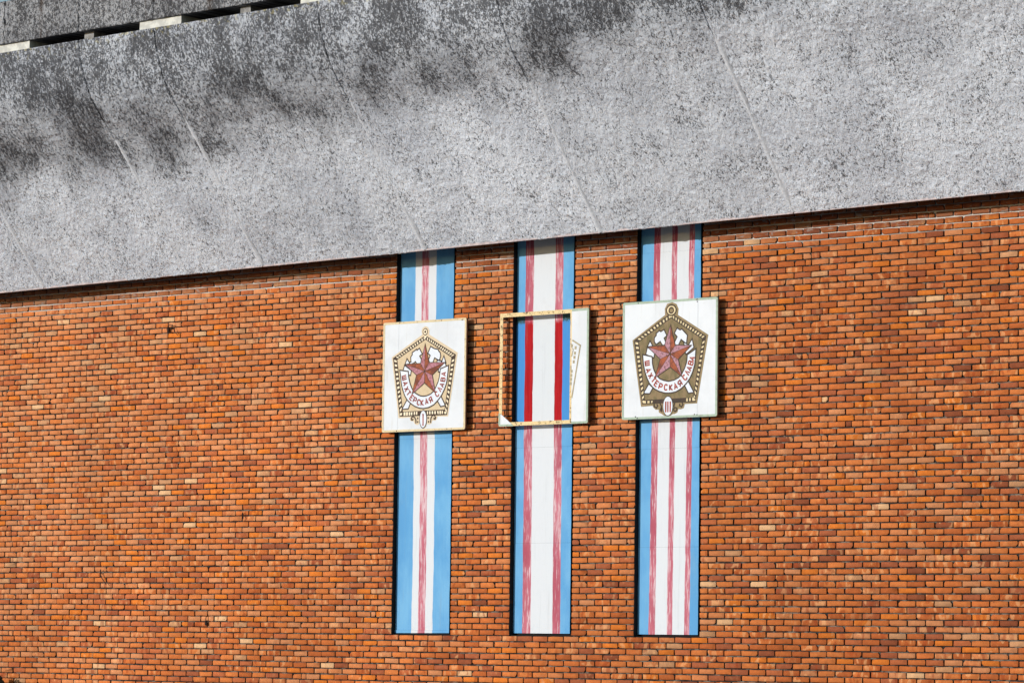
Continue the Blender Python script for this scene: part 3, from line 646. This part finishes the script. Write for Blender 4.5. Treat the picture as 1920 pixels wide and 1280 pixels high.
def badge(root, E, mh, mo, mi_, mc, mp, ml, lw, ring_m):
    Y = lambda L: -H-.001-L*LY
    emblem = MB(); emblem.prism(mm(E['halo']), Y(1), -H+.001); em = emblem.build('emblem', mh, root)
    b = MB(); b.prism(mm(E['out']), Y(2), Y(1)); b.build('emblem_border', mo, em)
    b = MB(); b.prism(mm(E['in']), Y(3), Y(2)); b.build('emblem_field', mi_, em)
    b = MB(); O, I = mm(E['out']), mm(E['in'])
    for sd_ in range(5):
        nC = E['cells'][sd_]
        if not nC: continue
        o0, o1, i0, i1 = Vector(O[sd_]), Vector(O[(sd_+1) % 5]), Vector(I[sd_]), Vector(I[(sd_+1) % 5])
        for j in range(nC):
            t0, t1 = (j+.38+.06*random.random())/nC, (j+.92-.06*random.random())/nC
            t0 = .03+.96*t0; t1 = .03+.96*t1
            def at(t, u): return (o0.lerp(o1, t).lerp(i0.lerp(i1, t), u))[:]
            b.prism([at(t0, .24), at(t1, .24), at(t1, .78), at(t0, .78)], Y(3), Y(2))
    for c in E['botcells']: b.prism(mm(c), Y(3), Y(2))
    b.prism(mm(E['apex']), Y(4), Y(2)); tag(b.build('border_cells', mc, em), kind='stuff')
    b = MB()
    for k_, rr in enumerate(E['ring']):
        c, px_, pz_ = mm(rr); b.prism(ellipse(c, abs(px_[0]-c[0]), abs(pz_[1]-c[1])), Y(4+k_), Y(3), k_)
    b.build('hanging_loop', ring_m, em)
    b = MB()
    for p in E['white']:
        b = MB(); b.stroke(mm(p), .034, Y(4), Y(3), True); b.build('hammer_outline', mo, em)
        b = MB(); b.prism(mm(p), Y(5), Y(3)); b.build('hammer_piece', M['pwhite'], em)
    rib = mm(E['ribo'])+mm(E['ribi']); b = MB(); b.stroke(rib, .034, Y(6), Y(3), True); b.build('ribbon_outline', mo, em)
    b = MB(); ro, ri = mm(E['ribo']), mm(E['ribi'])[::-1]
    def resample(P, n):
        P = [Vector(p) for p in P]; L = [0]
        for i in range(1, len(P)): L.append(L[-1]+(P[i]-P[i-1]).length)
        out = []
        for j in range(n):
            s_ = L[-1]*j/(n-1); i = 0
            while i < len(P)-2 and L[i+1] < s_: i += 1
            out.append(P[i].lerp(P[i+1], (s_-L[i])/max(1e-9, L[i+1]-L[i])))
        return out
    ra, rb = resample(ro, 40), resample(ri, 40)
    for j in range(39): b.prism([ra[j][:], ra[j+1][:], rb[j+1][:], rb[j][:]], Y(7), Y(3))
    b.build('ribbon', M['pwhite'], em)
    st = mm(E['star']); cc = (E['starc'][0]/1000, E['starc'][1]/1000)
    b = MB(); b.stroke(st, .024, Y(8), Y(3), True); b.build('star_outline', mo, em)
    b = MB(); z0 = Y(9)
    for j in range(10):
        p, q = st[j], st[(j+1) % 10]; rdg = .0
        b.prism([cc, p, q], Y(9)-.0001*(j % 2), Y(3), 1 if j % 2 == 0 else 0)
    b.build('star', [mp, M['orange']], em)
    b = MB()
    for j in range(0, 10, 2): b.stroke([cc, st[j]], .005, Y(10), Y(9))
    for j in range(1, 10, 2): b.stroke([cc, st[j]], .006, Y(10), Y(9))
    b.build('star_ridges', M['out1'], em)
    b = MB()
    for k_, rr in enumerate(E['oval']):
        c, px_, pz_ = mm(rr); b.prism(ellipse(c, abs(px_[0]-c[0]), abs(pz_[1]-c[1]), 36), Y(6+k_), -H+.001, k_)
    b.build('numeral_oval', [mo, M['pwhite']], em)
    b = MB()
    for p in E['num']: b.prism(mm(p), Y(8), Y(7))
    b.build('numeral', ml, em)
    b = MB()
    for p in E['scroll']:
        b.stroke(mm(p), .017, Y(5), Y(1))
    for p in mm(E['dots']): b.prism(ellipse(p, .011, .015, 10), Y(5), Y(1))
    tag(b.build('scrollwork', mo, em), kind='stuff')
    P = [Vector(p) for p in mm(E['let'])]
    for j, ch in enumerate(LETTERS):
        a = P[max(0, j-1)]; c = P[min(len(P)-1, j+1)]
        if j == 0: c = P[1]; a = P[0]-(P[1]-P[0])
        t = (c-a).normalized(); u = Vector((-t.y, t.x)); hgt = .070; wid = .044 if ch not in 'ШТ' else .050
        b = MB()
        for ln in GLY[ch]: b.stroke([(P[j]+t*((x-.5)*wid)+u*((y-.5)*hgt))[:] for x, y in ln], lw, Y(10), Y(9))
        b.build('letter', ml, em)

s1 = tag(empty('badge_sign', (-1.428, 0, -.398)), 'square white badge sign with cream rim and sand coloured pentagon emblem numbered I', 'sign', 'square badge signs on the wall')
board_common(s1, .731, .735, M['cream'], -.455)
badge(s1, EMB['S1'], M['halo1'], M['out1'], M['in1'], M['cell1'], M['pink'], M['let1'], .0165, [M['out1'], M['cell1'], M['out1']])
screws(s1, [(-.44, .722), (.30, .722), (-.47, -.722), (.42, -.720), (.66, .71)])
s3 = tag(empty('badge_sign', (2.666, 0, -.350)), 'square white badge sign with grey-green rim and dark olive pentagon emblem numbered III', 'sign', 'square badge signs on the wall')
board_common(s3, .746, .742, M['green'], .44)
badge(s3, EMB['S3'], M['halo3'], M['out3'], M['in3'], M['cell3'], M['pink3'], M['let3'], .0175, [M['out3'], M['cell3'], M['out3'], M['halo3']])
screws(s3, [(-.50, .728), (.43, .728), (.43, .70), (-.53, -.71), (-.50, -.73), (.40, -.71), (.44, -.715)])
# broken middle sign: bare frame, a strip of board at the right, a torn corner
s2 = tag(empty('broken_sign', (.623, 0, -.377)), 'broken sign: bare rusty cream frame with one white board strip and a torn corner left', 'sign')
hw, hh = .743, .738
b = MB(); ya, yb = -H+.004, -H+T
for nm, (x0, x1, z0, z1) in dict(top=(-hw, hw, hh-.052, hh), bottom=(-hw, hw, -hh+.002, -hh+.050), left=(-hw, -hw+.05, -hh+.0505, hh-.0525), right=(hw-.05, hw, -hh+.0505, hh-.0525), mid=(.435, .466, -hh+.0505, hh-.0525)).items():
    b = MB(); b.box(x0, x1, ya, ya+.004, z0, z1)
    # the turned-in leg of the angle iron
    if nm in ('left', 'right', 'mid'): b.box(x0 if nm != 'right' else x1-.004, (x0+.004) if nm != 'right' else x1, ya+.0042, yb, z0, z1)
    else: b.box(x0, x1, ya+.0042, yb, z1-.004 if nm == 'top' else z0, z1 if nm == 'top' else z0+.004)
    b.build('frame_bar', M['creambar'] if nm != 'right' else M['iron'], s2)
b = MB(); b.box(hw-.006, hw-.002, -H+.0125, yb, -hh+.02, hh-.02); b.build('side_plate', M['iron'], s2)
b = MB(); rr = [p for p in rrect(-hw, hw, -hh, hh, .022) if p[0] > .4]
b.prism([(.461, hh), (.472, -hh)]+rr, -H, -H+.0035); st2 = b.build('board_strip', M['white'], s2)
b = MB(); o = [p for p in rrect(.2, hw+.002, -hh-.002, hh+.002, .024) if p[0] > .3]; i_ = [p for p in rrect(.2, hw-.030, -hh+.027, hh-.030, .012) if p[0] > .3]
o = [(.474, -hh-.002)]+o+[(.462, hh+.002)]; i_ = [(.474, -hh+.027)]+i_+[(.462, hh-.030)]
for j in range(len(o)-1): b.prism([o[j], o[j+1], i_[j+1], i_[j]], -H-.003, -H+.003)
b.build('rim', M['green'], st2)
F = EMB['S2']; b = MB()
b.stroke(mm(F['line']), .020, -H-.002, -H+.001)
b.stroke(mm(F['line2']), .014, -H-.002, -H+.001)
for x, z in mm(F['sq']): b.prism([(x-.016, z-.02), (x+.016, z-.02), (x+.018, z+.018), (x-.014, z+.02)], -H-.002, -H+.001)
b.build('emblem_fragment', M['faint'], st2)
b = MB(); b.prism([(-.743, -.565), (-.69, -.590), (-.60, -.655), (-.49, -.738), (-.725, -.738), (-.743, -.722)], -H, -H+.0035); cn = b.build('torn_corner', M['white'], s2)
b = MB(); b.prism([(-.745, -.565), (-.718, -.577), (-.718, -.712), (-.745, -.715)], -H-.003, -H+.001); b.prism([(-.745, -.7155), (-.718, -.7125), (-.52, -.7125), (-.488, -.740), (-.722, -.740)], -H-.003, -H+.001)
b.build('rim', M['green'], cn)
for sx in (-1, 1):
    for sz in (-1, 1):
        b = MB(); b.box(sx*(hw-.03)-.012, sx*(hw-.03)+.012, yb+.0005, .004, sz*(hh-.06)-.02, sz*(hh-.06)+.02); b.build('wall_bracket', M['iron'], s2)
screws(s2, [(.46, -.715)])

# ------------------------------------------------------------------ bits of old iron left in the wall
def hook(x, z, pts, label, blob=None):
    root = tag(empty('iron_hook', (x, 0, z)), label, 'hook', 'rusty iron hooks left in the bricks')
    b = MB(); b.tube([(0, .03, 0), (0, -.015, 0)]+pts, .006); b.build('wire', M['rust'], root)
    if blob: b = MB(); b.tube([(blob[0], -.03, blob[1]+.035), (blob[0], -.03, blob[1]+.02), (blob[0]+.004, -.03, blob[1]-.02), (blob[0], -.03, blob[1]-.035)], .02, 7); b.build('clamp', M['rust'], root)
hook(-6.28, .47, [(-.10, -.03, -.01), (-.04, -.05, .05), (.04, -.05, .05), (.09, -.05, -.06), (.14, -.04, -.10)], 'bent rusty wire hook high on the left, just below the canopy shadow', (-.06, -.02))
hook(-7.61, -3.0, [(.0, -.04, .06), (.01, -.05, -.02), (.06, -.05, -.08), (.13, -.04, -.16)], 'thin rusty wire hook low at the far left of the wall')
hook(-5.47, -3.60, [(0, -.03, .0), (.0, -.04, -.05)], 'dark clamp hanging on a hook low on the wall, left of the striped panels', (0, -.09))
hook(-4.83, -2.19, [(.03, -.03, .03), (.05, -.04, -.05), (.02, -.04, -.09)], 'small rusty hook at mid height, left of the striped panels')

# ------------------------------------------------------------------ added leafy stand-in for an indistinct dark shape in the lower left corner
sh = tag(empty('leafy_stand_in', (-9.52, -.30, GZ)), 'made-up leafy stand-in for an indistinct dark shape in the bottom left corner', 'leafy_stand_in')
ml_ = mottled('stand_in_leaf', lin(46, 40, 32), lin(34, 34, 26), 20); b = MB()
for _ in range(3): b.tube([(random.uniform(-.1, .1), 0, 0), (random.uniform(-.15, .15), random.uniform(-.1, .1), .5), (random.uniform(-.2, .2), random.uniform(-.12, .05), 1.0)], .014, 6)
b.build('stand_in_stems', M['rust'], sh); b = MB()
for _ in range(1500):
    zz = random.uniform(.15, 1.12); rr = .36*math.sqrt(max(.03, 1-(zz-.45)**2/.50)); a = random.uniform(0, 6.28); q = math.sqrt(random.random())*rr
    c = Vector((math.cos(a)*q, math.sin(a)*q*.6, zz)); d1 = Vector((random.gauss(0, 1), random.gauss(0, 1), random.gauss(0, 1))).normalized()*.035; d2 = d1.orthogonal().normalized()*.016
    b.face([c-d1, c+d2, c+d1, c-d2])
b.build('stand_in_foliage', ml_, sh)
